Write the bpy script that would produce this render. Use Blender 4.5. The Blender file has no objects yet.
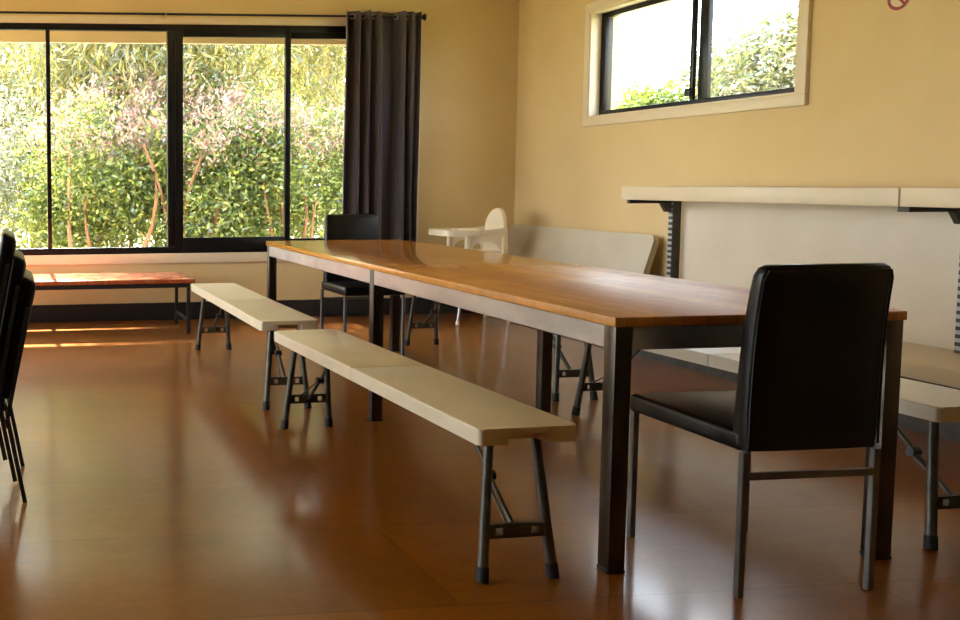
import bpy, bmesh, math, random
import numpy as np
from mathutils import Vector, Matrix
PI = math.pi
sc = bpy.context.scene
COL = sc.collection

# ------------------------------------------------------------------ helpers
class MB:
    """collects shapes in one bmesh, then links them as ONE mesh object"""
    def __init__(self): self.bm = bmesh.new()
    def _xf(self, vs, M):
        for v in vs: v.co = M @ v.co
    def box(self, x0, x1, y0, y1, z0, z1, bev=0.0, seg=2, M=None):
        r = bmesh.ops.create_cube(self.bm, size=1.0)['verts']
        for v in r:
            v.co = Vector(((x0+x1)/2 + v.co.x*(x1-x0), (y0+y1)/2 + v.co.y*(y1-y0), (z0+z1)/2 + v.co.z*(z1-z0)))
        vs = r
        if bev > 0:
            es = list({e for v in r for e in v.link_edges})
            o = bmesh.ops.bevel(self.bm, geom=es, offset=bev, segments=seg, profile=0.5, affect='EDGES')
            vs = list({v for f in o['faces'] for v in f.verts} | {v for v in r if v.is_valid})
        if M is not None: self._xf(vs, M)
        return self
    def tube(self, p0, p1, r0, r1=None, n=12, roll=None):
        """n = 4 gives a square bar"""
        r1 = r0 if r1 is None else r1
        p0, p1 = Vector(p0), Vector(p1); d = p1-p0; L = d.length
        M = Matrix.Translation((p0+p1)/2) @ d.to_track_quat('Z', 'Y').to_matrix().to_4x4()
        if roll is not None: M = M @ Matrix.Rotation(roll, 4, 'Z')
        bmesh.ops.create_cone(self.bm, cap_ends=True, segments=n, radius1=r0, radius2=r1, depth=L, matrix=M)
        return self
    def bar(self, p0, p1, w, d=None, xdir=(1, 0, 0)):
        """rectangular bar from p0 to p1; w along xdir, d across"""
        d = w if d is None else d
        p0, p1 = Vector(p0), Vector(p1); z = (p1-p0).normalized(); x = Vector(xdir); x = (x-z*x.dot(z)).normalized(); y = z.cross(x)
        vs = []
        for p in (p0, p1):
            for sx, sy in ((-1, -1), (1, -1), (1, 1), (-1, 1)): vs.append(self.bm.verts.new(p+x*sx*w/2+y*sy*d/2))
        F = [(3, 2, 1, 0), (4, 5, 6, 7), (0, 1, 5, 4), (1, 2, 6, 5), (2, 3, 7, 6), (3, 0, 4, 7)]
        for f in F: self.bm.faces.new([vs[i] for i in f])
        return self
    def poly_tube(self, pts, r, n=10):
        pts = [Vector(p) for p in pts]; rings = []
        up = Vector((0, 0, 1))
        for i, p in enumerate(pts):
            t = (pts[min(i+1, len(pts)-1)]-pts[max(i-1, 0)]).normalized()
            a = t.cross(up)
            if a.length < 1e-3: a = t.cross(Vector((1, 0, 0)))
            a.normalize(); b = t.cross(a)
            rr = r[i] if isinstance(r, (list, tuple)) else r
            rings.append([self.bm.verts.new(p+(a*math.cos(2*PI*k/n)+b*math.sin(2*PI*k/n))*rr) for k in range(n)])
        for q in range(len(rings)-1):
            for k in range(n): self.bm.faces.new((rings[q][k], rings[q][(k+1) % n], rings[q+1][(k+1) % n], rings[q+1][k]))
        self.bm.faces.new(rings[0][::-1]); self.bm.faces.new(rings[-1])
        return self
    def prism(self, outline, z0, z1, M=None, bev_top=0.0, seg=3):
        lo = [self.bm.verts.new((x, y, z0)) for x, y in outline]; hi = [self.bm.verts.new((x, y, z1)) for x, y in outline]
        n = len(outline)
        self.bm.faces.new(lo[::-1]); top = self.bm.faces.new(hi)
        for i in range(n): self.bm.faces.new((lo[i], lo[(i+1) % n], hi[(i+1) % n], hi[i]))
        vs = lo+hi
        if bev_top > 0:
            o = bmesh.ops.bevel(self.bm, geom=list(top.edges), offset=bev_top, segments=seg, profile=0.5, affect='EDGES')
            vs = list({v for f in o['faces'] for v in f.verts} | {v for v in vs if v.is_valid})
        if M is not None: self._xf(vs, M)
        return self
    def torus(self, c, R, r, axis='Y', n=28, m=10, arc=2*PI):
        full = arc > 2*PI-1e-3; rings = []
        for i in range(n if full else n+1):
            a = arc*i/n; ring = []
            for j in range(m):
                b = 2*PI*j/m; q = (R+r*math.cos(b)); u, v, w = q*math.cos(a), q*math.sin(a), r*math.sin(b)
                co = {'Y': (u, w, v), 'X': (w, u, v), 'Z': (u, v, w)}[axis]
                ring.append(self.bm.verts.new(Vector(c)+Vector(co)))
            rings.append(ring)
        for i in range(len(rings) if full else len(rings)-1):
            A, B = rings[i], rings[(i+1) % len(rings)]
            for j in range(m): self.bm.faces.new((A[j], A[(j+1) % m], B[(j+1) % m], B[j]))
        return self
    def grid(self, rows):
        """rows of points -> a skin"""
        V = [[self.bm.verts.new(p) for p in r] for r in rows]
        for i in range(len(V)-1):
            for j in range(len(V[0])-1): self.bm.faces.new((V[i][j], V[i][j+1], V[i+1][j+1], V[i+1][j]))
        return self
    def build(self, name, mat, parent=None, smooth=True, angle=0.6):
        bmesh.ops.recalc_face_normals(self.bm, faces=self.bm.faces)
        me = bpy.data.meshes.new(name); self.bm.to_mesh(me); self.bm.free()
        if smooth:
            me.polygons.foreach_set('use_smooth', [True]*len(me.polygons)); me.set_sharp_from_angle(angle=angle)
        me.materials.append(mat)
        o = bpy.data.objects.new(name, me); COL.objects.link(o)
        if parent is not None: o.parent = parent
        return o

def rrect(x0, x1, y0, y1, r, n=6):
    out = []
    for cx, cy, a0 in ((x1-r, y1-r, 0), (x0+r, y1-r, PI/2), (x0+r, y0+r, PI), (x1-r, y0+r, 1.5*PI)):
        for k in range(n+1):
            a = a0+PI/2*k/n; out.append((cx+r*math.cos(a), cy+r*math.sin(a)))
    return out

def tag(o, label=None, cat=None, group=None, kind=None):
    if label: o['label'] = label
    if cat: o['category'] = cat
    if group: o['group'] = group
    if kind: o['kind'] = kind
    return o
def thing(name, label, cat, loc=(0, 0, 0), rz=0.0, group=None):
    o = bpy.data.objects.new(name, None); COL.objects.link(o); o.empty_display_size = .1
    o.location = loc; o.rotation_euler = (0, 0, rz)
    return tag(o, label, cat, group)
def struct(o): o['kind'] = 'structure'; return o
def copy_tree(o, parent=None):
    c = o.copy(); COL.objects.link(c)
    if parent is not None: c.parent = parent
    for ch in list(o.children): copy_tree(ch, c)
    return c
def place(o, loc, rz, label, group=None):
    o.location = loc; o.rotation_euler = (0, 0, rz); o['label'] = label
    if group: o['group'] = group
    return o

# ------------------------------------------------------------------ materials
class NT:
    def __init__(self, name):
        self.m = bpy.data.materials.new(name); self.m.use_nodes = True; self.t = self.m.node_tree; self.t.nodes.clear()
        self.out = self.n('ShaderNodeOutputMaterial')
    def n(self, typ, **kw):
        nd = self.t.nodes.new(typ)
        for k, v in kw.items(): setattr(nd, k, v)
        return nd
    def l(self, a, b): self.t.links.new(a, b)
    def setv(self, nd, **kw):
        for k, v in kw.items(): nd.inputs[k.replace('_', ' ')].default_value = v
        return nd
    def coords(self, scale=(1, 1, 1), src='Object'):
        tc = self.n('ShaderNodeTexCoord'); mp = self.n('ShaderNodeMapping'); mp.inputs['Scale'].default_value = scale
        self.l(tc.outputs[src], mp.inputs['Vector']); return mp.outputs['Vector']
    def noise(self, vec, scale=5, detail=4, rough=.55, dist=0):
        nd = self.n('ShaderNodeTexNoise'); self.l(vec, nd.inputs['Vector'])
        self.setv(nd, Scale=scale, Detail=detail, Roughness=rough, Distortion=dist); return nd.outputs['Fac']
    def ramp(self, fac, stops, interp='LINEAR'):
        r = self.n('ShaderNodeValToRGB'); r.color_ramp.interpolation = interp; e = r.color_ramp.elements
        while len(e) < len(stops): e.new(.5)
        for i, (p, c) in enumerate(stops): e[i].position = p; e[i].color = (*c, 1) if len(c) == 3 else c
        self.l(fac, r.inputs['Fac']); return r.outputs['Color']
    def mix(self, fac, a, b, mode='MIX'):
        m = self.n('ShaderNodeMix', data_type='RGBA', blend_type=mode)
        for v, i in ((fac, 0), (a, 6), (b, 7)):
            if isinstance(v, (int, float)): m.inputs[i].default_value = v
            elif isinstance(v, tuple): m.inputs[i].default_value = (*v, 1)
            else: self.l(v, m.inputs[i])
        return m.outputs[2]
    def math(self, op, a, b=None, c=None):
        m = self.n('ShaderNodeMath', operation=op)
        for i, v in enumerate((a, b, c)):
            if v is None: continue
            if isinstance(v, (int, float)): m.inputs[i].default_value = v
            else: self.l(v, m.inputs[i])
        return m.outputs[0]
    def bump(self, h, strength=.1, dist=.01):
        b = self.n('ShaderNodeBump'); self.l(h, b.inputs['Height']); b.inputs['Strength'].default_value = strength; b.inputs['Distance'].default_value = dist
        return b.outputs['Normal']
    def principled(self, color, rough=.5, metal=0., normal=None, coat=0., coat_rough=.1, spec=.5, sheen=0.):
        p = self.n('ShaderNodeBsdfPrincipled')
        for v, k in ((color, 'Base Color'), (rough, 'Roughness'), (metal, 'Metallic')):
            if isinstance(v, (int, float)): p.inputs[k].default_value = v
            elif isinstance(v, tuple): p.inputs[k].default_value = (*v, 1)
            else: self.l(v, p.inputs[k])
        p.inputs['Coat Weight'].default_value = coat; p.inputs['Coat Roughness'].default_value = coat_rough
        p.inputs['Specular IOR Level'].default_value = spec; p.inputs['Sheen Weight'].default_value = sheen
        if normal is not None: self.l(normal, p.inputs['Normal'])
        self.l(p.outputs[0], self.out.inputs['Surface']); return self.m

def mottled(name, c1, c2, scale=8, rough=.5, metal=0., bump=.0, bscale=None, src='Object', stretch=(1, 1, 1), **kw):
    t = NT(name); v = t.coords(stretch, src); f = t.noise(v, scale, 5)
    col = t.ramp(f, [(.3, c1), (.7, c2)])
    nrm = t.bump(t.noise(v, bscale or scale*6, 3), bump, .004) if bump else None
    return t.principled(col, rough, metal, nrm, **kw)

def mat_floor():
    t = NT('sealed_floor_sheets'); v = t.coords()
    big = t.noise(v, 1.1, 3, .55); fib = t.noise(t.coords((3, 8, 1)), 2.2, 5, .65, .3)
    col = t.ramp(big, [(.28, FLOOR_A), (.74, FLOOR_B)])
    col = t.mix(t.math('MULTIPLY', t.ramp(fib, [(.3, (0, 0, 0)), (.85, (1, 1, 1))]), .3), col, FLOOR_C)
    br = t.n('ShaderNodeTexBrick'); t.l(t.coords((1, 1, 1)), br.inputs['Vector'])
    t.setv(br, Scale=1.0, Mortar_Size=.0022, Mortar_Smooth=.1, Brick_Width=2.4, Row_Height=.6); br.offset = .5
    br.inputs['Color1'].default_value = (1, 1, 1, 1); br.inputs['Color2'].default_value = (.72, .72, .72, 1); br.inputs['Mortar'].default_value = (.3, .26, .24, 1)
    col = t.mix(.8, col, br.outputs['Color'], 'MULTIPLY')
    ro = t.math('MULTIPLY_ADD', t.noise(t.coords((1, 1.6, 1)), 1.5, 2, .5), .05, .277)
    fine = t.noise(t.coords((9, 22, 1)), 4, 3, .6); col = t.mix(t.math('MULTIPLY', t.ramp(fine, [(.4, (0, 0, 0)), (.75, (1, 1, 1))]), .3), col, (.06, .014, .003))
    sp = t.noise(v, 45, 2, .5); col = t.mix(t.math('MULTIPLY', t.ramp(sp, [(.74, (0, 0, 0)), (.78, (1, 1, 1))]), .6), col, (.03, .012, .005))
    return t.principled(col, ro, 0, None, coat=.5, coat_rough=.12, spec=.2)

def mat_timber(name, cols, gloss=.2, bw=.084, coat=.6, worn_end=False):
    """boards along local Y with grain and a worn end"""
    t = NT(name); tc = t.n('ShaderNodeTexCoord'); sp = t.n('ShaderNodeSeparateXYZ'); t.l(tc.outputs['Object'], sp.inputs[0])
    xs = t.math('DIVIDE', sp.outputs['X'], bw); idx = t.math('FLOOR', xs)
    wn = t.n('ShaderNodeTexWhiteNoise', noise_dimensions='1D'); t.l(idx, wn.inputs['W'])
    col = t.ramp(wn.outputs['Value'], [(0, cols[0]), (.35, cols[1]), (.7, cols[2]), (1, cols[3])])
    cmb = t.n('ShaderNodeCombineXYZ'); t.l(t.math('MULTIPLY', sp.outputs['X'], 34), cmb.inputs[0])
    t.l(t.math('MULTIPLY_ADD', wn.outputs['Value'], 9.0, t.math('MULTIPLY', sp.outputs['Y'], 1.6)), cmb.inputs[1]); t.l(t.math('MULTIPLY', sp.outputs['Z'], 20), cmb.inputs[2])
    g = t.noise(cmb.outputs[0], 1.6, 6, .62, .6)
    col = t.mix(t.math('MULTIPLY', t.ramp(g, [(.38, (0, 0, 0)), (.7, (1, 1, 1))]), .6), col, cols[4])
    fr = t.math('FRACT', xs); edge = t.math('LESS_THAN', t.math('MINIMUM', fr, t.math('SUBTRACT', 1.0, fr)), .014)
    col = t.mix(t.math('MULTIPLY', edge, .55), col, (.05, .02, .007))
    wear = t.noise(t.coords((5, 14, 1)), 2.4, 7, .75)
    mr = t.n('ShaderNodeMapRange'); mr.interpolation_type = 'SMOOTHSTEP'; mr.inputs[1].default_value = .5; mr.inputs[2].default_value = -1.5
    t.l(sp.outputs['Y'], mr.inputs[0]); worn = mr.outputs[0] if worn_end else 0.0
    ro = t.math('MULTIPLY_ADD', t.ramp(wear, [(.35, (0, 0, 0)), (.7, (1, 1, 1))]), .12, gloss)
    ro = t.math('MULTIPLY_ADD', worn, .30, ro)
    nrm = t.bump(t.noise(t.coords((14, 9, 1)), 3, 6, .75), .10, .004)
    if worn_end: col = t.mix(t.math('MULTIPLY', t.math('MULTIPLY', worn, t.ramp(wear, [(.3, (0, 0, 0)), (.75, (1, 1, 1))])), .5), col, (.20, .085, .045))
    p = t.principled(col, ro, 0, nrm, coat=coat, coat_rough=.12)
    pn = [n_ for n_ in t.t.nodes if n_.type == 'BSDF_PRINCIPLED'][0]
    t.l(t.math('MULTIPLY_ADD', worn, .26, t.math('MULTIPLY_ADD', wear, .08, .05)), pn.inputs['Coat Roughness'])
    if worn_end: t.l(t.math('MULTIPLY_ADD', worn, -.40, coat), pn.inputs['Coat Weight'])
    return p

FLOOR_A, FLOOR_B, FLOOR_C = (.165, .043, .0025), (.29, .090, .005), (.42, .17, .012)
M = {}
M['floor'] = mat_floor()
M['wall'] = mottled('cream_wall_paint', (.61, .47, .25), (.66, .515, .28), 2.2, .62, bump=.08, bscale=90, spec=.3)
M['ceiling'] = mottled('ceiling_paint', (.80, .73, .56), (.83, .76, .60), 2, .8)
M['skirt'] = mottled('charcoal_skirting_paint', (.009, .010, .012), (.014, .015, .017), 6, .38)
M['trim'] = mottled('cream_trim_paint', (.66, .57, .42), (.71, .62, .47), 5, .4)
M['black_alu'] = mottled('black_window_aluminium', (.003, .0035, .0045), (.005, .0055, .007), 12, .35, spec=.3)
M['table'] = mat_timber('varnished_table_timber', [(.50, .175, .018), (.66, .28, .034), (.72, .34, .055), (.58, .225, .026), (.32, .10, .012)], .13, coat=.5, worn_end=True)
M['redwood'] = mat_timber('red_stained_bench_timber', [(.42, .10, .035), (.46, .12, .04), (.44, .11, .04), (.40, .095, .03), (.30, .06, .02)], .22, .16)
M['steel'] = mottled('galvanised_steel', (.44, .47, .53), (.70, .73, .78), 9, .30, .92, stretch=(1, .35, 1))
M['leg_steel'] = mottled('worn_dark_leg_steel', (.045, .036, .030), (.10, .084, .070), 9, .30, .9, stretch=(1, 1, .3))
M['dark_steel'] = mottled('dark_steel_tube', (.066, .064, .052), (.105, .100, .082), 20, .42, .55)
M['chair_steel'] = mottled('grey_painted_chair_steel', (.14, .14, .145), (.19, .19, .19), 18, .38, .6)
M['black_tube'] = mottled('black_tube', (.012, .012, .014), (.02, .02, .022), 18, .4)
M['rubber'] = mottled('black_rubber', (.008, .008, .008), (.014, .013, .012), 30, .7)
M['plastic'] = mottled('cream_moulded_plastic', (.66, .58, .43), (.72, .64, .485), 9, .34, bump=.12, bscale=160)
M['plastic_grey'] = mottled('grey_moulded_plastic', (.46, .42, .325), (.55, .50, .40), 3, .45, bump=.1, bscale=150)
M['white_plastic'] = mottled('ivory_high_chair_plastic', (.80, .72, .55), (.84, .76, .59), 6, .28)
M['leather'] = mottled('black_leatherette', (.0025, .0025, .003), (.0045, .004, .0045), 14, .34, bump=.15, bscale=220, spec=.3)
M['shelf'] = mottled('cream_shelf_laminate', (.68, .59, .44), (.73, .64, .49), 5, .38)
M['panel'] = mottled('pale_shelving_back_panel', (.62, .55, .45), (.68, .61, .50), 2.5, .45, bump=.05, bscale=60)
M['bracket'] = mottled('dark_shelf_bracket', (.012, .011, .010), (.022, .019, .016), 20, .45, .3)
M['upright'] = mottled('brown_grey_upright', (.045, .040, .033), (.075, .066, .055), 16, .45, .4)
M['brass'] = mottled('aged_bracket', (.5, .36, .14), (.6, .44, .2), 20, .35, .8)
M['ring'] = mottled('eyelet_steel', (.35, .34, .33), (.5, .49, .47), 20, .28, 1.)
M['curtain'] = mottled('charcoal_curtain_cloth', (.030, .023, .034), (.044, .035, .048), 10, .8, bump=.25, bscale=300, sheen=.35, stretch=(1, 1, .1))
M['red'] = mottled('dark_red_print', (.22, .008, .012), (.26, .01, .015), 20, .5)
M['sticker'] = mottled('pale_sticker', (.66, .53, .34), (.68, .55, .36), 10, .4)
M['bark'] = mottled('reddish_bark', (.20, .075, .035), (.38, .19, .10), 9, .85, bump=.6, bscale=30, stretch=(1, 1, .25))
M['pale_bark'] = mottled('pale_bark', (.45, .33, .22), (.62, .5, .38), 7, .85, bump=.5, bscale=24, stretch=(1, 1, .25))
M['grass'] = mottled('dry_lawn', (.16, .17, .05), (.28, .24, .10), 3, .9, bump=.8, bscale=60)
M['bounce_slab'] = mottled('pale_bounce_slab', (.55, .52, .46), (.62, .59, .53), 4, .8)
M['fascia'] = mottled('cream_eave_paint', (.62, .50, .30), (.66, .54, .33), 3, .6)

def mat_slots():
    t = NT('slotted_steel_strip'); tc = t.n('ShaderNodeTexCoord'); sp = t.n('ShaderNodeSeparateXYZ'); t.l(tc.outputs['Object'], sp.inputs[0])
    fz = t.math('FRACT', t.math('DIVIDE', sp.outputs['Z'], .036)); m = t.math('GREATER_THAN', fz, .5)
    col = t.mix(m, (.40, .42, .43), (.03, .03, .033))
    return t.principled(col, .4, .3)
M['slots'] = mat_slots()

def mat_glass():
    t = NT('window_glass'); tr = t.n('ShaderNodeBsdfTransparent'); tr.inputs[0].default_value = (.97, .985, .98, 1)
    gl = t.n('ShaderNodeBsdfGlossy'); gl.inputs['Roughness'].default_value = .01
    fr = t.n('ShaderNodeFresnel'); ge = t.n('ShaderNodeNewGeometry'); t.l(t.math('MULTIPLY_ADD', ge.outputs['Backfacing'], 1/1.45-1.45, 1.45), fr.inputs['IOR'])
    mx = t.n('ShaderNodeMixShader'); t.l(fr.outputs[0], mx.inputs[0]); t.l(tr.outputs[0], mx.inputs[1]); t.l(gl.outputs[0], mx.inputs[2])
    t.l(mx.outputs[0], t.out.inputs['Surface']); return t.m
M['glass'] = mat_glass()

def mat_leaf(name, cols, transl=.5, tint=(.5, .5, .12), tf=.4):
    t = NT(name); g = t.n('ShaderNodeNewGeometry')
    n = len(cols); col = t.ramp(g.outputs['Random Per Island'], [(i/n, c) for i, c in enumerate(cols)], 'CONSTANT')
    d = t.n('ShaderNodeBsdfDiffuse'); tr = t.n('ShaderNodeBsdfTranslucent'); gl = t.n('ShaderNodeBsdfGlossy'); gl.inputs['Roughness'].default_value = .35
    t.l(col, d.inputs[0]); t.l(t.mix(tf, col, tint, 'MIX'), tr.inputs[0])
    m1 = t.n('ShaderNodeMixShader'); m1.inputs[0].default_value = transl; t.l(d.outputs[0], m1.inputs[1]); t.l(tr.outputs[0], m1.inputs[2])
    m2 = t.n('ShaderNodeMixShader'); m2.inputs[0].default_value = .08; t.l(m1.outputs[0], m2.inputs[1]); t.l(gl.outputs[0], m2.inputs[2])
    t.l(m2.outputs[0], t.out.inputs['Surface']); return t.m
M['gum'] = mat_leaf('gum_leaves', [(.09, .11, .04), (.17, .18, .06), (.25, .24, .07), (.36, .30, .06), (.10, .11, .06), (.40, .30, .10)], .34, (.5, .46, .10), .4)
M['shrub'] = mat_leaf('shrub_leaves', [(.06, .10, .025), (.13, .20, .035), (.24, .30, .05), (.42, .40, .08), (.07, .11, .03), (.30, .34, .06)], .4, (.45, .48, .10), .35)
M['blossom'] = mat_leaf('pink_blossom', [(.46, .24, .20), (.55, .34, .26), (.40, .20, .15), (.58, .44, .30)], .3, (.6, .4, .3), .3)
M['silver'] = mat_leaf('silver_leaves', [(.16, .18, .12), (.22, .23, .17), (.26, .25, .19), (.12, .15, .09)], .3, (.2, .22, .12), .3)
M['far'] = mat_leaf('far_leaves', [(.07, .09, .03), (.10, .12, .04), (.13, .13, .055), (.15, .115, .07)], .35, (.16, .17, .07), .5)
M['lime'] = mat_leaf('lime_leaves', [(.08, .12, .015), (.12, .17, .02), (.16, .19, .03)], .4, (.22, .30, .03), .5)

# ------------------------------------------------------------------ room shell
XR, YB, XL, YF, ZC = 4.355, 7.89, -3.4, -8.0, 2.85
T = .2
def wall_with_holes(name, axis, a0, a1, n0, n1, holes):
    """axis 'x': wall runs along X between Y n0..n1; 'y': along Y between X n0..n1; holes (p0,p1,z0,z1)"""
    mb = MB()
    def bx(p0, p1, z0, z1):
        if p1-p0 < 1e-4 or z1-z0 < 1e-4: return
        if axis == 'x': mb.box(p0, p1, n0, n1, z0, z1)
        else: mb.box(n0, n1, p0, p1, z0, z1)
    p = a0
    for h0, h1, z0, z1 in sorted(holes):
        bx(p, h0, 0, ZC); bx(h0, h1, 0, z0); bx(h0, h1, z1, ZC); p = h1
    bx(p, a1, 0, ZC)
    return struct(mb.build(name, M['wall'], smooth=False))
W1 = (-.70, 3.43, .552, 2.432)           # window_1 opening: X0 X1 Z0 Z1
W2 = (4.930, 6.835, 1.605, 2.375)        # window_2 opening: Y0 Y1 Z0 Z1
W3 = (2.3, 4.3, .25, 2.5); W4 = (4.6, 7.3, .25, 2.5)
struct(MB().box(XL-T, XR+T, YF-T, YB+T, -.15, 0).build('floor', M['floor'], smooth=False))
struct(MB().box(XL-T-.5, XR+T+.15, YF-T-.5, YB+.41, ZC, ZC+.2).build('ceiling', M['ceiling'], smooth=False))
wall_with_holes('wall_back', 'x', XL-T, XR+T, YB, YB+T, [W1])
W5 = (2.65, 3.75, 1.605, 2.375)  # unseen opening, added so daylight reaches the bench, table and floor on this side
wall_with_holes('wall_right', 'y', YF, YB, XR, XR+T, [W5, W2])
wall_with_holes('wall_left', 'y', YF, YB, XL-T, XL, [W3, W4])
wall_with_holes('wall_front', 'x', XL-T, XR+T, YF-T, YF, [])
e = MB().box(XL-T-.5, XR+.35, YB+T+.001, YB+.36, 2.455, 2.49)
e.box(XL-T-.5, XR+.35, YB+.361, YB+.41, 2.33, ZC)
struct(e.build('trim_1', M['fascia'], smooth=False))
def skirting(name, *b):
    mb = MB().box(*b, bev=.004, seg=1); return struct(mb.build(name, M['skirt']))
skirting('baseboard_back', XL, XR, YB-.016, YB-.0005, 0, .145)
skirting('baseboard_right', XR-.016, XR-.0005, YF, YB-.0165, 0, .145)
skirting('baseboard_left', XL+.0005, XL+.016, YF, YB-.0165, 0, .145)

# ---- window_1 (the wide one)
def wempty(name):
    o = bpy.data.objects.new(name, None); COL.objects.link(o); o['kind'] = 'structure'; return o
w1 = wempty('window_1'); x0, x1, z0, z1 = W1; yf0, yf1 = YB+.012, YB+.075
f = MB().box(x0, x1, yf0, yf1, z1-.052, z1, .002).box(x0, x1, yf0, yf1, z0, z0+.056, .002)
f.box(x0, x0+.05, yf0, yf1, z0+.0565, z1-.0525, .002).box(x1-.05, x1, yf0, yf1, z0+.0565, z1-.0525, .002)
f.build('window_frame', M['black_alu'], w1)
MB().box(.339, .373, yf0+.004, yf1, z0+.0565, z1-.0525, .002).build('mullion', M['black_alu'], w1)
MB().box(1.336, 1.400, yf0+.001, yf1, z0+.0565, z1-.0525, .002).build('mullion', M['black_alu'], w1)
s = MB()                                   # sliding sash: stiles and rails
ys0, ys1 = yf0-.010, yf0+.034
s.box(1.4005, 1.463, ys0, ys1, z0+.01, z1-.03, .002).box(2.328, 2.372, ys0, ys1, z0+.01, z1-.03, .002)
s.box(1.464, 2.327, ys0, ys1, z0+.01, z0+.131, .002).box(1.464, 2.327, ys0, ys1, z1-.098, z1-.03, .002)
s.build('sliding_sash', M['black_alu'], w1)
s = MB().box(2.373, 3.37, ys0+.012, ys1, z0+.0567, z0+.112, .002).box(2.373, 3.37, ys0+.012, ys1, z1-.105, z1-.053, .002)
s.build('sliding_sash', M['black_alu'], w1)
MB().box(1.470, 1.482, ys0-.018, ys0-.0005, 1.20, 1.29, .003).build('latch', M['chair_steel'], w1)
for a, b, y in ((x0+.05, .338, .045), (.374, 1.335, .045), (1.4635, 2.3275, .012), (2.3725, x1-.05, .03)):
    MB().box(a, b, yf0+y, yf0+y+.005, z0+.058, z1-.054).build('glass_pane', M['glass'], w1, smooth=False)
a = MB().box(x0-.06, x1+.06, YB-.022, YB-.0005, z0-.078, z0+.003, .003)
a.box(x0-.06, x1+.06, YB-.018, YB-.0005, z1+.001, z1+.052, .003).box(x0-.06, x0-.001, YB-.018, YB-.0005, z0+.004, z1, .003).box(x1+.001, x1+.06, YB-.018, YB-.0005, z0+.004, z1, .003)
a.build('architrave', M['trim'], w1)

# ---- window_2 (high one in the right wall)
w2 = wempty('window_2'); y0, y1, z0, z1 = W2; xf0, xf1 = XR+.062, XR+.12
f = MB().box(xf0, xf1, y0, y1, z1-.045, z1, .002).box(xf0, xf1, y0, y1, z0, z0+.045, .002)
f.box(xf0, xf1, y0, y0+.045, z0+.0455, z1-.0455, .002).box(xf0, xf1, y1-.06, y1, z0+.0455, z1-.0455, .002)
f.build('window_frame', M['black_alu'], w2)
MB().box(xf0-.004, xf0+.02, 5.842, 5.872, z0+.0455, z1-.0455, .002).build('mullion', M['black_alu'], w2)
MB().box(xf0+.022, xf1-.004, 5.752, 5.828, z0+.0455, z1-.0455, .002).build('mullion', M['black_alu'], w2)
MB().box(xf0-.02, xf0-.0045, 5.85, 5.895, z0+.07, z0+.12, .003).build('latch', M['black_alu'], w2)
for a, b, xo in ((y0+.045, 5.752, .036), (5.842, y1-.06, .01)):
    MB().box(xf0+xo, xf0+xo+.005, a, b, z0+.046, z1-.046).build('glass_pane', M['glass'], w2, smooth=False)
t = .068
a = MB().box(XR-.024, XR-.0005, y0-t, y1+t, z0-t, z0-.004, .002).box(XR-.024, XR-.0005, y0-t, y1+t, z1+.004, z1+t, .002)
a.box(XR-.024, XR-.0005, y0-t, y0-.004, z0-.0035, z1+.0035, .002).box(XR-.024, XR-.0005, y1+.004, y1+t, z0-.0035, z1+.0035, .002)
a.build('architrave', M['trim'], w2)
r = MB().box(XR-.02, xf0-.0005, y0-.0035, y0+.008, z0-.0035, z1+.0035).box(XR-.02, xf0-.0005, y1-.008, y1+.0035, z0-.0035, z1+.0035)
r.box(XR-.02, xf0-.0005, y0+.0085, y1-.0085, z0-.0035, z0+.008).box(XR-.02, xf0-.0005, y0+.0085, y1-.0085, z1-.008, z1+.0035)
r.build('reveal', M['trim'], w2, smooth=False)

# ---- unseen windows of the left and right walls, added to brighten the room
for k, (y0, y1, z0, z1) in enumerate((W3, W4, W5)):
    w = wempty('window_%d' % (k+3)); xa, xb = (XL-.10, XL-.04) if k < 2 else (XR+.062, XR+.12)
    f = MB().box(xa, xb, y0, y1, z1-.05, z1).box(xa, xb, y0, y1, z0, z0+.05).box(xa, xb, y0, y0+.05, z0+.05, z1-.05).box(xa, xb, y1-.05, y1, z0+.05, z1-.05)
    f.box(xa, xb, (y0+y1)/2-.03, (y0+y1)/2+.03, z0+.05, z1-.05)
    f.build('window_frame', M['black_alu'], w, smooth=False)
    MB().box(xa+.02, xa+.025, y0+.05, y1-.05, z0+.05, z1-.05).build('glass_pane', M['glass'], w, smooth=False)

# ------------------------------------------------------------------ long table
TX, TY, TW, TL, TH = 1.7074, 2.5352, .9112, 3.6939, .75
tb = thing('dining_table', 'long varnished timber dining table on a steel frame with square legs', 'table', (TX+TW/2, TY+TL/2, 0))
hw, hl = TW/2, TL/2
MB().box(-hw, hw, -hl, hl, TH-.028, TH, .003, 2).build('tabletop', M['table'], tb)
LG = .052; ins = .008; zt = TH-.0285
legx = (-hw+ins+LG/2, hw-.002-LG/2); legy = (-hl+ins+LG/2, 0, hl-ins-LG/2)
for lx in legx:
    for ly in legy:
        lg = MB().box(lx-LG/2, lx+LG/2, ly-LG/2, ly+LG/2, .012, zt, .003, 2).build('leg', M['leg_steel'], tb)
        MB().box(lx-LG/2-.002, lx+LG/2+.002, ly-LG/2-.002, ly+LG/2+.002, 0, .0118, .003, 1).build('foot_pad', M['rubber'], lg)
AH = .068
for lx in legx:
    for ya, yb in ((legy[0]+LG/2+.0005, -LG/2-.0005), (LG/2+.0005, legy[2]-LG/2-.0005)):
        MB().box(lx-LG/2+.001, lx+LG/2-.001, ya, yb, zt-AH, zt, .003, 1).build('apron_rail', M['steel'], tb)
for ly in legy:
    MB().box(legx[0]+LG/2+.0005, legx[1]-LG/2-.0005, ly-LG/2+.002, ly+LG/2-.002, zt-AH, zt, .003, 1).build('apron_rail', M['steel'], tb)

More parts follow.
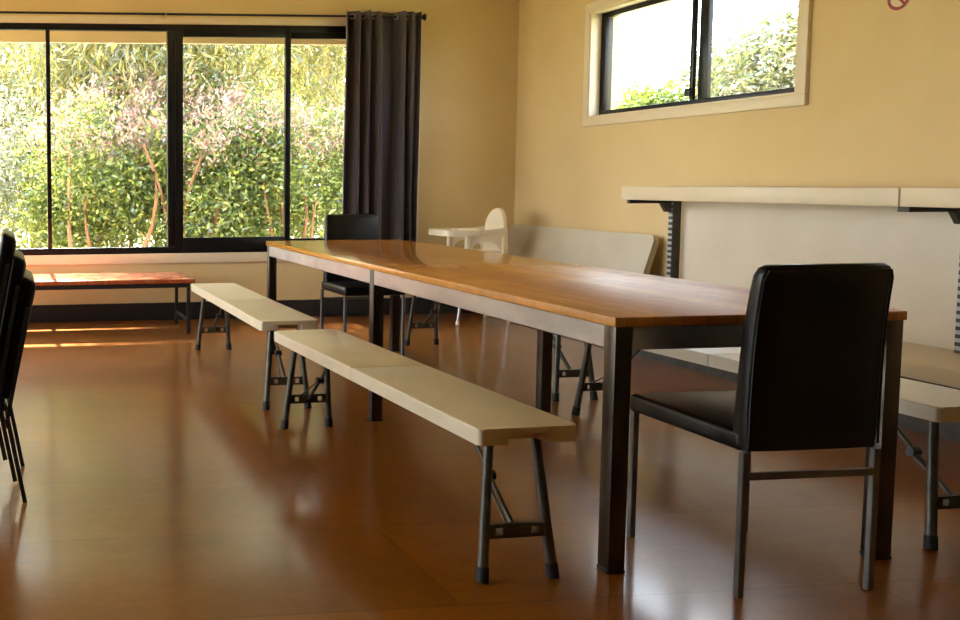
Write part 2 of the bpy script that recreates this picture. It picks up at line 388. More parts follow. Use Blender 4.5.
# ------------------------------------------------------------------ folding benches
BW, BL, BZ = .300, 1.826, .4522
def seat_half(sgn):
    """one moulded half: lip with a carrying recess at its outer end"""
    mb = MB(); g = .0016; n = 6; hwid = BW/2; L = BL/2
    yo = L; yi = g
    r = .016
    def outline(notch, inset=0.0):
        w = hwid-inset
        pts = [(w, yi), ]
        for k in range(n+1):
            a = PI/2*k/n; pts.append((w-r+r*math.cos(a), yo-inset-r+r*math.sin(a)))
        if notch: pts += [(.062, yo-inset), (.052, yo-.055), (-.052, yo-.055), (-.062, yo-inset)]
        for k in range(n+1):
            a = PI/2+PI/2*k/n; pts.append((-w+r+r*math.cos(a), yo-inset-r+r*math.sin(a)))
        pts.append((-w, yi)); return pts
    mb.prism(outline(True, .0005), BZ-.047, BZ-.019)
    mb.prism(outline(False), BZ-.019, BZ, bev_top=.006)
    if sgn < 0:
        for v in mb.bm.verts: v.co = Vector((-v.co.x, -v.co.y, v.co.z))
    return mb
def make_bench():
    b = thing('folding_bench', '', 'bench')
    for s_ in (1, -1): seat_half(s_).build('seat_panel', M['plastic'], b)
    for s_ in (1, -1):
        yt, yb = s_*(BL/2-.085), s_*(BL/2-.042)
        for sx in (-1, 1):
            pt, pb = Vector((sx*.072, yt, BZ-.0475)), Vector((sx*.106, yb, .03))
            lg = MB().tube(pt, pb, .0138, .0150, 12).build('leg', M['dark_steel'], b)
            d = (pb-pt).normalized()
            MB().tube(pb+d*-.012, pb+d*((pb.z)/-d.z-.0005), .0175, .0185, 12).build('foot_cap', M['rubber'], lg)
        # crossbar plate with two holes
        zc, h = .140, .040; fr = (zc-.03)/(BZ-.0475-.03); yc = yb+(yt-yb)*fr; xc = .106-.034*fr
        p = MB(); q = lambda xa, xb, za, zb: p.box(xa, xb, yc-.008, yc+.008, za, zb)
        q(-xc, xc, zc+.011, zc+h/2); q(-xc, xc, zc-h/2, zc-.011)
        for xa, xb in ((-xc, -.066), (-.044, .044), (.066, xc)): q(xa, xb, zc-.0109, zc+.0109)
        p.build('crossbar', M['dark_steel'], b, smooth=False)
        # folding brace
        pa, pm, pe = Vector((0, yc-s_*.009, zc)), Vector((0, yc-s_*.15, zc+.115)), Vector((0, yc-s_*.31, BZ-.048))
        br = MB().tube(pa, pm, .0075, n=10).tube(pm+Vector((.004, 0, 0)), pe, .0065, n=10).build('brace', M['dark_steel'], b)
        MB().tube(pm+Vector((-.016, 0, 0)), pm+Vector((.016, 0, 0)), .015, n=12).build('brace_hinge', M['black_tube'], br)
        MB().tube(pm+Vector((-.012, 0, -.006)), Vector((-.03, yc, zc+.02)), .0035, n=8).build('stay_rod', M['dark_steel'], b)
    return b
def bench_at(b, corner, rz, label):
    c = Vector((BW/2, BL/2, 0)); c.rotate(Matrix.Rotation(rz, 3, 'Z'))
    place(b, (corner[0]+c.x, corner[1]+c.y, 0), rz, label, 'folding benches along the long table')
bench = make_bench()
spots = [((1.2913, 2.4974), .0368, 'cream plastic folding bench on the window side of the table, nearest one, end toward us'),
         ((1.2418, 4.6196), -.002, 'cream plastic folding bench beside the low red bench table'),
         ((2.768, 2.56), .040, 'cream plastic folding bench at the right edge, between the long table and wall shelving'),
         ((2.765, 4.595), .026, 'cream plastic folding bench behind the table, farther one in front of the shelving end')]
for i, (c, a, lab) in enumerate(spots):
    bench_at(bench if i == 0 else copy_tree(bench), c, a, lab)

# ------------------------------------------------------------------ dining chairs (local: faces +Y, origin between the legs on the floor)
def pad(mb, rows_c, prof):
    pass
def slab(mb, cs, bev=.012):
    """eight corners (bottom 4, top 4) -> bevelled hexahedron"""
    vs = [mb.bm.verts.new(c) for c in cs]
    fs = [mb.bm.faces.new([vs[i] for i in f]) for f in ((3, 2, 1, 0), (4, 5, 6, 7), (0, 1, 5, 4), (1, 2, 6, 5), (2, 3, 7, 6), (3, 0, 4, 7))]
    es = list({e for f in fs for e in f.edges})
    bmesh.ops.bevel(mb.bm, geom=es, offset=bev, segments=3, profile=.5, affect='EDGES')
    return mb
def make_chair():
    c = thing('dining_chair', '', 'chair')
    m = MB(); hw0, hw1 = .205, .196
    slab(m, [(-hw0, -.22, .402), (hw0, -.22, .402), (hw0, .25, .405), (-hw0, .25, .405), (-hw0, -.22, .458), (hw0, -.22, .458), (hw0, .25, .462), (-hw0, .25, .462)], .014)
    m.build('seat', M['leather'], c)
    # backrest: gently curved upholstered panel, thinner and narrower at the top
    zs = [.410, .47, .56, .66, .76, .84, .885, .905, .914]
    rows = []
    for i, z in enumerate(zs):
        k = (z-.40)/.514; w = .1935-.008*k**2; yb = -.246-.004*k-.042*k**3; th = .060-.018*k
        if i == 0: w -= .006
        if i >= 7: sh = (0, .007)[i-7] if i < 9 else 0; w -= (.006 if i == 7 else .018); 
        if i == 8: yb += .010; th -= .020
        elif i == 7: yb += .003; th -= .006
        e_ = .010
        ring = [(-w+e_, yb, z), (-w*.5, yb-.003, z), (w*.5, yb-.003, z), (w-e_, yb, z), (w-.003, yb+.003, z), (w, yb+e_, z), (w, yb+th-e_, z), (w-.003, yb+th-.003, z), (w-e_, yb+th, z),
                (0, yb+th+.004, z), (-w+e_, yb+th, z), (-w+.003, yb+th-.003, z), (-w, yb+th-e_, z), (-w, yb+e_, z), (-w+.003, yb+.003, z)]
        rows.append([(x-.012-.013*k*k, y, z_) for x, y, z_ in ring])
    m = MB(); V = [[m.bm.verts.new(p) for p in r_] for r_ in rows]; n = len(V[0])
    for i in range(len(V)-1):
        for j in range(n): m.bm.faces.new((V[i][j], V[i][(j+1) % n], V[i+1][(j+1) % n], V[i+1][j]))
    m.bm.faces.new(V[0][::-1]); m.bm.faces.new(V[-1])
    bk = m.build('backrest', M['leather'], c, angle=.9)
    # piped seam round the rear edge of the back
    k = lambda z: (z-.40)/.514
    px_ = lambda z: .1895-.008*k(z)**2; py_ = lambda z: -.247-.004*k(z)-.042*k(z)**3
    zz = (.42, .55, .68, .76, .82, .875)
    pr = [(-px_(z), py_(z), z) for z in zz]+[(-.176, -.2885, .897), (.176, -.2885, .897)]+[(px_(z), py_(z), z) for z in zz[::-1]]
    pr = [(x-.012-.013*k(z)**2, y, z) for x, y, z in pr]
    MB().poly_tube(pr, .0028, 6).build('piping', M['leather'], bk)
    for sx in (-1, 1):
        MB().box(sx*.1945-.0095, sx*.1945+.0095, -.2345, -.2155, .0, .4015, .002, 1).build('leg', M['chair_steel'], c)
        MB().box(sx*.1945-.0095, sx*.1945+.0095, .2205, .2395, .0, .4045, .002, 1).build('leg', M['chair_steel'], c)
    MB().box(-.1848, .1848, -.232, -.218, .325, .345, .002, 1).build('stretcher', M['chair_steel'], c)
    return c
ch = make_chair()
place(ch, (2.166, 2.583, 0), .0, 'black leatherette dining chair with its back to us at the near table end', 'black chairs at the table ends')
place(copy_tree(ch), (2.352, 6.185, 0), PI, 'black leatherette dining chair facing us at the far table end, in front of the window', 'black chairs at the table ends')

# ------------------------------------------------------------------ stack of low padded chairs at the left edge (local: faces -X)
def make_low_chair():
    c = thing('stacking_chair', '', 'chair')
    m = MB(); slab(m, [(-.44, -.21, .312), (-.03, -.21, .305), (-.03, .21, .305), (-.44, .21, .312), (-.44, -.21, .372), (-.01, -.21, .366), (-.01, .21, .366), (-.44, .21, .372)], .02)
    m.build('seat', M['leather'], c)
    m = MB(); slab(m, [(-.038, -.212, .372), (.010, -.212, .372), (.010, .212, .372), (-.038, .212, .372), (.048, -.205, .815), (.100, -.205, .785), (.100, .205, .785), (.048, .205, .815)], .016)
    m.build('backrest', M['leather'], c)
    for sy in (-1, 1):
        MB().bar((-.012, sy*.2225, .305), (.046, sy*.2225, 0), .015, .016).build('leg', M['black_tube'], c)
        MB().bar((-.42, sy*.2225, .33), (-.44, sy*.2225, 0), .015, .016).build('leg', M['black_tube'], c)
        MB().bar((-.012, sy*.2225, .3055), (.066, sy*.2225, .70), .015, .014).build('back_post', M['black_tube'], c)
    return c
lc = make_low_chair()
STX, STY = .006, 3.62
for i in range(3):
    o = lc if i == 0 else copy_tree(lc)
    place(o, (STX-.034*i, STY+.002*i, 0), 0,
          ['black padded chair at the bottom of the stack at the left edge', 'black padded chair in the middle of the stack at the left edge', 'black padded chair on top of the stack at the left edge'][i], 'stacked chairs at the left edge')
    o.location.z = .078*i

# ------------------------------------------------------------------ low red bench table under the window
rt = thing('bench_table', 'low red timber bench table on black legs below the wide window', 'table', (.43, 7.385, 0))
MB().box(-.975, .975, -.300, .300, .388, .420, .004, 2).build('tabletop', M['redwood'], rt)
fr = MB()
for ya in (-.27, .245): fr.box(-.94, .94, ya, ya+.025, .352, .3875)
for xa in (-.94, .915): fr.box(xa, xa+.025, -.2445, .2445, .352, .3875)
fr.build('frame', M['black_tube'], rt, smooth=False)
for lx in (-.93, .93):
    for ly in (-.2575, .2575):
        MB().box(lx-.0125, lx+.0125, ly-.0125, ly+.0125, 0, .3515).build('leg', M['black_tube'], rt, smooth=False)
    MB().box(lx-.008, lx+.008, -.2445, .2445, .088, .108).build('stretcher', M['black_tube'], rt, smooth=False)

# ------------------------------------------------------------------ wall shelving
su = thing('shelving_unit', 'cream wall shelving with slotted dark uprights and pale back panel', 'shelving', (4.30, 3.9, 0))
def SX(x): return x-4.30
def SY(y): return y-3.9
FRX = 3.955
for ya, yb in ((3.905, 5.852), (2.03, 3.897)):
    p = MB().box(SX(FRX), SX(4.335), SY(ya), SY(yb), 1.010, 1.094, .004, 2).build('shelf', M['shelf'], su)
    MB().box(SX(4.320), SX(4.334), SY(ya-.04), SY(yb-.10), .3455, 1.0095).build('back_panel', M['panel'], su, smooth=False)
MB().box(SX(3.885), SX(4.335), SY(2.03), SY(5.852), .272, .345, .004, 2).build('base_shelf', M['shelf'], su)
MB().box(SX(4.06), SX(4.08), SY(2.05), SY(5.84), 0, .2715).build('plinth', M['upright'], su, smooth=False)
for yu in (5.795, 3.872, 2.08):
    up = MB().box(SX(4.262), SX(4.318), SY(yu-.022), SY(yu+.022), .3455, 1.0095, .002, 1).build('upright', M['upright'], su)
    MB().box(SX(4.2585), SX(4.2615), SY(yu-.017), SY(yu+.017), .36, 1.005).build('slot_strip', M['slots'], up, smooth=False)
    yb_ = yu-.012 if yu > 3.95 or yu < 3 else yu-.036
    b = MB().box(SX(3.972), SX(4.258), SY(yu-.008), SY(yu+(.050 if yu < 4 else .020)), .986, 1.0095)
    b.build('bracket', M['bracket'], su, smooth=False)
    b = MB().prism([(SX(4.19), .985), (SX(4.258), .985), (SX(4.258), .93), (SX(4.225), .93)], -.014, .014, Matrix.Translation((0, SY(yu+.006), 0)) @ Matrix.Rotation(PI/2, 4, 'X'))
    b.build('bracket_gusset', M['upright'], su, smooth=False)

# ------------------------------------------------------------------ folded table leaning on the right wall
tilt = math.radians(17.0)
ft = thing('folding_table', 'folded grey plastic trestle table leaning on its side against the wall', 'table', (4.048, 6.875, 0.0))
Mx = Matrix.Rotation(tilt, 4, 'Y')
def lean(mb): 
    for v in mb.bm.verts: v.co = Mx @ v.co + Vector((0, 0, .0135))
    return mb
P = Matrix(((0, 0, 1, 0), (1, 0, 0, 0), (0, 1, 0, 0), (0, 0, 0, 1)))      # outline (x,y)->(Y,Z), height -> X
m = MB(); m.prism(rrect(-.915, .915, 0, .790, .05, 8), 0, .018, P); lean(m).build('tabletop', M['plastic_grey'], ft)
m = MB(); m.prism(rrect(-.909, .909, .006, .784, .045, 8), .0182, .045, P); lean(m).build('rim', M['plastic'], ft)
for s_ in (-1, 1):
    m = MB(); ya = s_*.62
    m.poly_tube([(.052, s_*.2, .09), (.052, ya, .09), (.052, ya+s_*.06, .14), (.052, ya+s_*.06, .62), (.052, ya, .67), (.052, s_*.2, .67)], .0065, 8)
    lean(m).build('leg_frame', M['dark_steel'], ft)

# ------------------------------------------------------------------ high chair (faces -X)
hc = thing('high_chair', 'ivory plastic high chair with tray in the far corner', 'high chair', (3.790, 7.45, 0))
hx = lambda x: x-3.745
# seat shell: side skirts with an arch, back with a rounded top
def arch_side(sy):
    m = MB(); o = []
    xf, xb = -.155, .172
    o += [(xf-.012, .555), (xf+.028, .560)]
    for k in range(11):
        a = PI-PI*k/10; o.append((.005+.118*math.cos(a), .585+.075*math.sin(a)))
    o += [(xb-.022, .560), (xb+.016, .555), (xb+.010, .70), (xb+.005, .765), (xf+.03, .735), (xf+.0, .70)]
    Mr = Matrix(((1, 0, 0, 0), (0, 0, 1, sy-.009), (0, 1, 0, 0), (0, 0, 0, 1)))
    m.prism(o, 0, .018, Mr); return m
for sy in (-.155, .155): arch_side(sy).build('side_skirt', M['white_plastic'], hc)
m = MB(); m.box(-.145, .156, -.145, .145, .555, .575, .006, 2); m.build('seat', M['white_plastic'], hc)
m = MB()
rows = []
N = 20
for th in (0.0, .03):                       # curved back shell with arch outline
    pass
outl = [(-.163, .56)]+[(-.163, .70)]+[(-.150*math.cos(PI*k/16), .75+.165*math.sin(PI*k/16)) for k in range(17)]+[(.163, .70), (.163, .56)]
Mr = Matrix(((0, 0, 1, .158), (1, 0, 0, 0), (0, 1, 0, 0), (0, 0, 0, 1)))
m.prism(outl, 0, .026, Mr)
for v in m.bm.verts:                        # wrap the back round the sitter and recline it a little
    v.co.x += -.70*v.co.y*v.co.y + .045*(v.co.z-.56)
m.build('backrest', M['white_plastic'], hc)
for sy in (-1, 1): MB().bar((.165, sy*.152, .742), (-.12, sy*.168, .724), .014, .036, (0, 1, 0)).build('armrest', M['white_plastic'], hc)
m = MB(); m.prism(rrect(-.335, -.045, -.185, .185, .06, 8), .704, .722)
rim_o = rrect(-.34, -.04, -.19, .19, .065, 8); rim_i = rrect(-.32, -.06, -.17, .17, .05, 8)
lo_o = [m.bm.verts.new((x, y, .700)) for x, y in rim_o]; hi_o = [m.bm.verts.new((x, y, .746)) for x, y in rim_o]; hi_i = [m.bm.verts.new((x, y, .746)) for x, y in rim_i]; lo_i = [m.bm.verts.new((x, y, .720)) for x, y in rim_i]
n = len(rim_o)
for i in range(n):
    j = (i+1) % n
    m.bm.faces.new((lo_o[i], lo_o[j], hi_o[j], hi_o[i])); m.bm.faces.new((hi_o[i], hi_o[j], hi_i[j], hi_i[i])); m.bm.faces.new((hi_i[i], hi_i[j], lo_i[j], lo_i[i])); m.bm.faces.new((lo_i[i], lo_i[j], lo_o[j], lo_o[i]))
m.build('tray', M['white_plastic'], hc, angle=.8)
for sx in (-1, 1):
    for sy in (-1, 1):
        top = Vector((sx*.150, sy*.155, .58)); bot = Vector((-.235 if sx < 0 else .195, sy*.19, .012))
        col_ = MB().tube(top+Vector((0, 0, .11)), top+(bot-top)*.06, .021, .017, 12).build('leg_socket', M['white_plastic'], hc)
        lg = MB().tube(top+(bot-top)*.055, bot, .0125, .0115, 12).build('leg', M['ring'], hc)
        MB().tube(bot+(top-bot)*.03, (bot.x, bot.y, 0.0), .0155, .0165, 12).build('foot_cap', M['white_plastic'], lg)

# ------------------------------------------------------------------ curtain and rod
YC = 7.775
rod = thing('curtain_rod', 'thin black curtain rod above the wide window', 'curtain rod', (1.3, YC, 2.492))
MB().tube((-2.1, 0, 0), (2.135, 0, 0), .0095, n=12).build('pole', M['black_alu'], rod)
m = MB().tube((2.1355, 0, 0), (2.142, 0, 0), .013, n=16).tube((2.1425, 0, 0), (2.172, 0, 0), .014, .030, n=16); m.build('finial', M['black_alu'], rod)
m = MB().tube((-2.1155, 0, 0), (-2.128, 0, 0), .013, n=16).tube((-2.165, 0, 0), (-2.1285, 0, 0), .030, .017, n=16); m.build('finial', M['black_alu'], rod)
for bx_ in (0.0, -1.75):
    m = MB().box(bx_-.012, bx_+.012, .0, .112, -.02, -.0105).box(bx_-.016, bx_+.016, .1065, .1135, -.045, .03).torus((bx_, 0, 0), .0135, .0035, 'X', 16, 8)
    m.build('rod_bracket', M['brass'], rod)
cu = thing('curtain', 'dark charcoal pleated curtain gathered beside the wide window', 'curtain', (3.112, YC, .30))
# pleat path, wide soft waves; one deep shaded bay at the right of the middle
key = [(-.325, -.045), (-.318, .00), (-.285, .040), (-.245, .005), (-.222, -.052), (-.196, -.01), (-.178, .042), (-.150, .0), (-.128, -.050), (-.106, -.005), (-.090, .040), (-.066, -.005), (-.048, -.048),
       (-.030, -.044), (-.012, .0), (.012, .046), (.060, .055), (.100, .050), (.122, .0), (.146, -.048), (.176, -.052), (.196, -.01), (.214, .032), (.232, -.01), (.250, -.046), (.272, -.02), (.286, .02), (.305, .03), (.322, -.01), (.328, -.03)]
def spline(pts, per=6):
    out = []
    for i in range(len(pts)-1):
        p0, p1, p2, p3 = pts[max(i-1, 0)], pts[i], pts[i+1], pts[min(i+2, len(pts)-1)]
        for k in range(per):
            u = k/per; out.append(tuple(.5*((2*p1[a])+(-p0[a]+p2[a])*u+(2*p0[a]-5*p1[a]+4*p2[a]-p3[a])*u*u+(-p0[a]+3*p1[a]-3*p2[a]+p3[a])*u**3) for a in range(2)))
    out.append(pts[-1]); return out
strip = spline(key); rnd = random.Random(4)
rows = []
HC = 2.232
for iz in range(25):
    z = HC*iz/24; k = 1-z/HC
    rows.append([(x*.98+.018*k*math.sin(9*x+1.1)+.006*k*math.sin(31*x+z*1.5), y*(.86+.16*math.sin(z*1.7+x*6))+.006*math.sin(z*3+x*21), z+(.004*math.sin(x*40) if iz == 24 else 0)) for x, y in strip])
dr = MB().grid(rows).build('drape', M['curtain'], cu, angle=3.2)
so = dr.modifiers.new('thickness', 'SOLIDIFY'); so.thickness = .0022; so.offset = 0
for ex, ey, ang in ((-.262, -.008, .35), (-.165, .008, -.5), (-.072, .006, .5), (.110, .012, -.4), (.205, -.004, .6)):
    m = MB().torus((0, 0, 0), .0215, .0042, 'X', 24, 8)
    R = Matrix.Rotation(ang+PI/2*.55, 4, 'Z')
    for v in m.bm.verts: v.co = R @ v.co + Vector((ex, ey*0, 2.192))
    m.build('eyelet', M['ring'], cu)

# ------------------------------------------------------------------ round prohibition sign on the right wall
sg = thing('prohibition_sign', 'round red and white prohibition sign at the top of the right wall', 'sign', (XR-.0005, 4.352, 2.015))
m = MB().tube((-.0025, 0, 0), (-.0002, 0, 0), .064, n=48); m.build('backing', M['sticker'], sg)
m = MB()
for i in range(48):
    a, b = 2*PI*i/48, 2*PI*(i+1)/48
    q = [(-.0032, r_*math.cos(t_), r_*math.sin(t_)) for r_, t_ in ((.044, a), (.060, a), (.060, b), (.044, b))]; q2 = [(-.0025, y, z) for _, y, z in q]
    A = [m.bm.verts.new(p) for p in q]; B = [m.bm.verts.new(p) for p in q2]
    m.bm.faces.new(A); m.bm.faces.new((A[0], A[3], B[3], B[0])); m.bm.faces.new((A[1], B[1], B[2], A[2]))
bmesh.ops.remove_doubles(m.bm, verts=m.bm.verts, dist=1e-5)
m.build('ring', M['red'], sg)
MB().bar((-.0029, .034, .034), (-.0029, -.034, -.034), .0006, .013, (1, 0, 0)).build('slash', M['red'], sg)

# ------------------------------------------------------------------ outside: ground, trees, shrubs
struct(MB().box(-40, 60, YB+.6, 70, -.35, -.3).box(-40, XL-1, -40, YB+.6, -.35, -.3).box(XR+1, 60, -40, YB+.6, -.35, -.3).build('ground', M['grass'], smooth=False))

struct(MB().box(-6, 6, YB+.62, 9.75, -.2999, -.26).build('strip', M['bounce_slab'], smooth=False))  # unseen pale slab, added to bounce sunlight up into the room

def leaf_mesh(name, mat, parent, centers, length, width, droop, rng, spread=1.0, jit=.3):
    """folded leaf blades at the given points"""
    n = len(centers); C_ = np.asarray(centers)
    d = rng.normal(size=(n, 3)); d[:, 2] = d[:, 2]*.6*spread-droop; d /= np.linalg.norm(d, axis=1)[:, None]
    u = rng.normal(size=(n, 3)); s = np.cross(d, u); s /= np.linalg.norm(s, axis=1)[:, None]; nn = np.cross(s, d)
    L = length*(1+jit*rng.normal(size=(n, 1))).clip(.5, 1.6); Wd = width*(1+jit*rng.normal(size=(n, 1))).clip(.5, 1.6)
    v0 = C_; v1 = C_+d*L*.45+s*Wd*.5+nn*Wd*.12; v2 = C_+d*L-nn*L*.08; v3 = C_+d*L*.45-s*Wd*.5+nn*Wd*.12
    V = np.stack([v0, v1, v2, v3], 1).reshape(-1, 3)
    me = bpy.data.meshes.new(name); me.vertices.add(4*n); me.vertices.foreach_set('co', V.astype(np.float32).ravel())
    base = np.arange(n)[:, None]*4; F = np.concatenate([base+np.array([[0, 1, 2]]), base+np.array([[0, 2, 3]])], 1).reshape(-1)
    me.loops.add(6*n); me.loops.foreach_set('vertex_index', F.astype(np.int32)); me.polygons.add(2*n)
    me.polygons.foreach_set('loop_start', np.arange(2*n, dtype=np.int32)*3)
    me.update(calc_edges=True); me.validate()
    me.materials.append(mat); o = bpy.data.objects.new(name, me); COL.objects.link(o); o.parent = parent
    return o
def crown_points(n, c, r, rng, clumps=40, clump_r=.35, hollow=.5):
    """points gathered in clumps inside an ellipsoid"""
    k = rng.normal(size=(clumps, 3)); k /= np.linalg.norm(k, axis=1)[:, None]; k *= rng.uniform(hollow, 1, (clumps, 1))**.6
    cc = np.array(c)+k*np.array(r)
    w = rng.integers(0, clumps, n)
    return cc[w]+rng.normal(size=(n, 3))*clump_r
def branch(mb, p, q, r0, r1, rng, bend=.15, n=7):
    p, q = np.array(p, float), np.array(q, float); off = rng.normal(size=3)*bend*np.linalg.norm(q-p)
    pts = []
    for i in range(n):
        t = i/(n-1); pts.append(tuple(p+(q-p)*t+off*math.sin(PI*t)*.5+rng.normal(size=3)*.012))
    mb.poly_tube(pts, [r0+(r1-r0)*i/(n-1) for i in range(n)], 8)

def gum(x, y, crown_c, crown_r, n, label, seed, leafm='gum', bark='pale_bark', length=.17, width=.026, clumps=90, clump_r=.34, droop=1.1, tr=.13, name='gum_tree', cat='tree', group='trees outside the windows', upper=None):
    rng = np.random.default_rng(seed)
    t = thing(name, label, cat, (x, y, -.3), 0, group)
    cc = np.array(crown_c)-np.array([x, y, -.3])
    m = MB(); branch(m, (0, 0, 0), (cc[0]*.6, cc[1]*.6, cc[2]), tr, tr*.4, rng, .08)
    for k in range(9):
        a = rng.uniform(0, 2*PI); b0 = np.array((cc[0]*.4, cc[1]*.4, cc[2]*rng.uniform(.35, .9)))
        branch(m, b0, cc+np.array([math.cos(a)*crown_r[0], math.sin(a)*crown_r[1], rng.uniform(-.8, .8)*crown_r[2]])*.75, tr*.35, .012, rng, .15)
    m.build('trunk', M[bark], t)
    pts = crown_points(n, cc, crown_r, rng, clumps, clump_r, .2)
    if upper: pts = np.concatenate([pts, crown_points(upper[2], np.array(upper[0])-np.array([x, y, -.3]), upper[1], rng, clumps, clump_r, .1)])
    leaf_mesh('foliage', M[leafm], t, pts, length, width, droop, rng)
    return t
def shrub(x, y, h, rx, ry, n, label, seed, leafm='shrub', flowers=0, stems=4, length=.068, width=.028, clumps=45, clump_r=.15, name='flowering_shrub', droop=-.2, group='shrubs outside the wide window', bark='bark', floor=.25):
    rng = np.random.default_rng(seed)
    t = thing(name, label, 'shrub', (x, y, -.3), 0, group)
    H = h+.3
    m = MB()
    for k in range(stems):
        a = rng.uniform(0, 2*PI); e_ = rng.uniform(.4, .85)
        branch(m, (rng.normal()*.08, -ry*.55+rng.normal()*.06, 0), (math.cos(a)*rx*e_, -ry*rng.uniform(.5, .95), H*rng.uniform(.55, .85)), rng.uniform(.026, .042), .010, rng, .14)
    m.build('stems', M[bark], t)
    pts = crown_points(n, (0, 0, H*(.5+floor/2)), (rx, ry, H*(.5-floor/2)), rng, clumps, clump_r, .3); pts = pts[pts[:, 2] > .02]
    leaf_mesh('foliage', M[leafm], t, pts, length, width, droop, rng, 1.3)
    if flowers:
        p = crown_points(int(flowers*1.05), (0, -.15, H*.86), (rx, ry, H*.17), rng, 46, .085, .4)
        leaf_mesh('blossom', M['blossom'], t, p, .055, .022, -1.2, rng, 1.0)
    return t
gum(2.3, 13.8, (1.7, 12.3, 3.0), (1.55, 1.1, 2.1), 30000, 'tall drooping gum tree outside the wide window, left of the curtain', 3, tr=.07, upper=((2.65, 11.9, 7.3), (2.0, 1.5, 3.1), 24000))
gum(5.0, 14.0, (4.45, 13.4, 4.4), (1.3, 1.2, 3.4), 16000, 'tall gum tree outside the wide window, partly behind the curtain', 5, tr=.07)
gum(-.9, 15.5, (-.7, 15.3, 3.6), (1.5, 1.3, 3.0), 7000, 'loose pale tree beyond the left pane of the wide window', 11, leafm='far', length=.15, width=.035, clumps=50)
spec = [(.95, 10.6, 2.05, .75, .55, 13000, 1500, 'bushy green shrub with pale pink tips behind the second pane'),
        (2.05, 10.5, 1.95, .75, .55, 13000, 1500, 'green shrub with reddish stems behind the sliding pane'),
        (3.05, 10.7, 1.9, .75, .55, 13000, 1400, 'green shrub with pink tips beside the curtain'),
        (4.1, 10.8, 2.0, .75, .6, 7000, 900, 'green shrub growing behind the curtain'),
        (1.5, 11.6, 2.35, .85, .5, 8000, 2000, 'pink flowering shrub in the row behind, left of the window mullion'),
        (2.75, 11.7, 2.3, .85, .5, 8000, 2000, 'pink flowering shrub in the row behind, right of the window mullion')]
for i, (x, y, h, rx, ry, n, fl, lab) in enumerate(spec): shrub(x, y, h, rx, ry, n, lab, 20+i, flowers=fl)
shrub(-.35, 11.2, 2.2, .85, .6, 5200, 'silvery pale shrub behind the left pane of the wide window', 40, leafm='silver', name='silver_shrub', length=.07, width=.018, flowers=500, bark='pale_bark')
# beyond the high window
gum(17.0, 20.3, (17.0, 20.3, 2.7), (1.5, 1.7, 1.4), 13000, 'pale rounded tree seen through the right pane of the high window', 51, leafm='far', length=.22, width=.07, clumps=60, clump_r=.3, droop=.5)
gum(15.0, 16.4, (15.0, 16.4, 2.9), (1.4, 1.7, 1.4), 13000, 'taller pale tree at the right end of the high window', 52, leafm='far', length=.2, width=.065, clumps=60, clump_r=.3, droop=.5)
gum(15.0, 20.9, (15.0, 20.9, 2.3), (.8, .75, .95), 9000, 'bright lime green tree seen through the left pane of the high window', 53, leafm='lime', length=.15, width=.06, clumps=40, clump_r=.2, droop=.3, tr=.06)
gum(20.0, 30.2, (20.0, 30.2, 3.2), (1.3, 1.2, 1.0), 3800, 'distant brownish tree at the left end of the high window', 54, leafm='far', length=.24, width=.08, clumps=40, clump_r=.28, droop=.4)
# deeper garden behind the first row
gum(-3.4, 16.0, (-3.4, 16.0, 3.0), (1.9, 1.2, 3.2), 15000, 'unseen dense tree added beyond the left end of the wide window to cover reflected sky', 63, leafm='gum', length=.22, width=.05, clumps=90, clump_r=.36, droop=.7)  # out of view; added to block bright sky mirrored in the high window
gum(.6, 19.0, (.6, 19.0, 2.6), (2.0, 1.0, 2.6), 14000, 'broad tree deep in the garden, behind the left half of the wide window', 61, leafm='gum', length=.26, width=.06, clumps=80, clump_r=.4, droop=.7)
gum(5.6, 19.4, (5.6, 19.4, 2.4), (2.2, 1.0, 2.5), 9000, 'broad tree deep in the garden, behind the right half of the wide window', 62, leafm='gum', length=.26, width=.06, clumps=80, clump_r=.4, droop=.7)

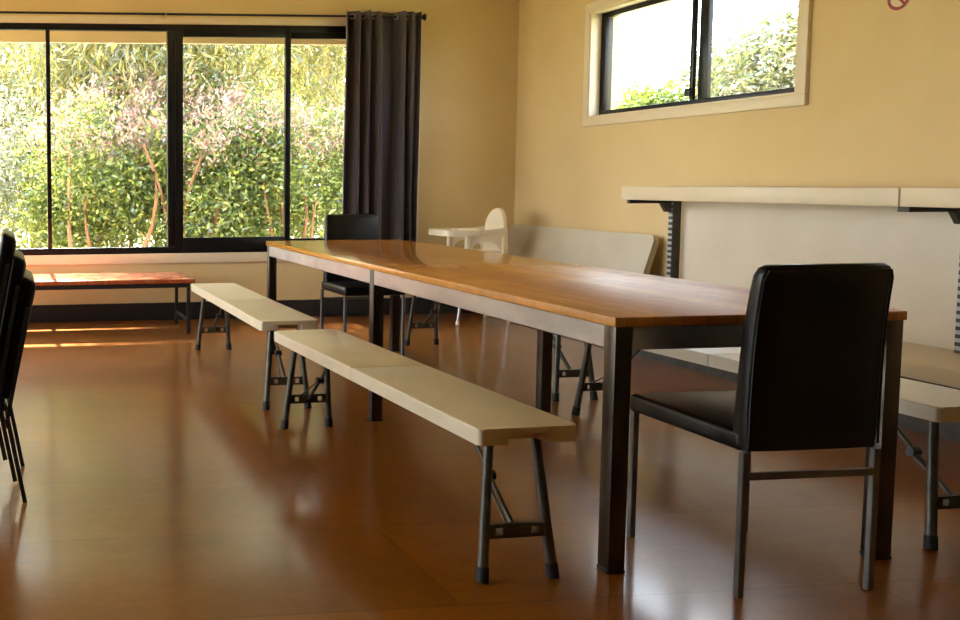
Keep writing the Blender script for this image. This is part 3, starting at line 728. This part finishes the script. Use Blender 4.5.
# ------------------------------------------------------------------ light
wd = bpy.data.worlds.new('sky'); sc.world = wd; wd.use_nodes = True; nt = wd.node_tree; nt.nodes.clear()
o_ = nt.nodes.new('ShaderNodeOutputWorld'); bg = nt.nodes.new('ShaderNodeBackground'); tc = nt.nodes.new('ShaderNodeTexCoord'); sx_ = nt.nodes.new('ShaderNodeSeparateXYZ')
cr = nt.nodes.new('ShaderNodeValToRGB'); el = cr.color_ramp.elements
el[0].position = 0.0; el[0].color = (1, .98, .95, 1); el[1].position = .7; el[1].color = (.62, .78, 1, 1)
nt.links.new(tc.outputs['Generated'], sx_.inputs[0]); nt.links.new(sx_.outputs['Z'], cr.inputs['Fac']); nt.links.new(cr.outputs['Color'], bg.inputs['Color']); nt.links.new(bg.outputs[0], o_.inputs['Surface'])
bg.inputs['Strength'].default_value = 5.0
sun = bpy.data.lights.new('sun', 'SUN'); sun.energy = 32; sun.angle = .0093; sun.color = (1, .93, .80)
so_ = bpy.data.objects.new('sun', sun); COL.objects.link(so_)
sd = Vector((0.0, 1.0, 1.45)).normalized(); so_.rotation_euler = sd.to_track_quat('Z', 'Y').to_euler()

# ------------------------------------------------------------------ camera (shifted lens, level-ish)
F, CX, CY, PITCH, YAW, ROLL, H = 963.3088, 108.3751, 255.5722, .0748, .1054, -.0072, 1.1384
cam = bpy.data.cameras.new('camera'); co = bpy.data.objects.new('camera', cam); COL.objects.link(co); sc.camera = co
cam.sensor_fit = 'HORIZONTAL'; cam.sensor_width = 36; cam.lens = F*36/960; cam.clip_start = .05; cam.clip_end = 300
cam.shift_x = (480-CX)/960; cam.shift_y = -(310-CY)/960
c, s = math.cos(YAW), math.sin(YAW); A = Matrix(((c, -s, 0), (s, c, 0), (0, 0, 1)))
c, s = math.cos(PITCH), math.sin(PITCH); B = Matrix(((1, 0, 0), (0, c, -s), (0, s, c)))
W = B @ A                                   # world -> (right, forward, up)
c, s = math.cos(ROLL), math.sin(ROLL)
right = Vector(W[0]); fwd = Vector(W[1]); up = Vector(W[2])
# image u = c*x - s*v, v(down) = s*x + c*v  with v = -up
r2 = right*c + up*s; u2 = up*c - right*s
R = Matrix((r2, u2, -fwd)).transposed()
co.matrix_world = Matrix.Translation((0, 0, H)) @ R.to_4x4()

# ------------------------------------------------------------------ view
vs = sc.view_settings; vs.view_transform = 'Standard'; vs.look = 'None'; vs.gamma = 1; vs.use_curve_mapping = False; vs.exposure = 1.3
sc.cycles.use_denoising = True; sc.cycles.max_bounces = 10; sc.cycles.diffuse_bounces = 6; sc.cycles.glossy_bounces = 4; sc.cycles.transparent_max_bounces = 16
sc.cycles.sample_clamp_indirect = 8; sc.cycles.caustics_reflective = False; sc.cycles.caustics_refractive = False
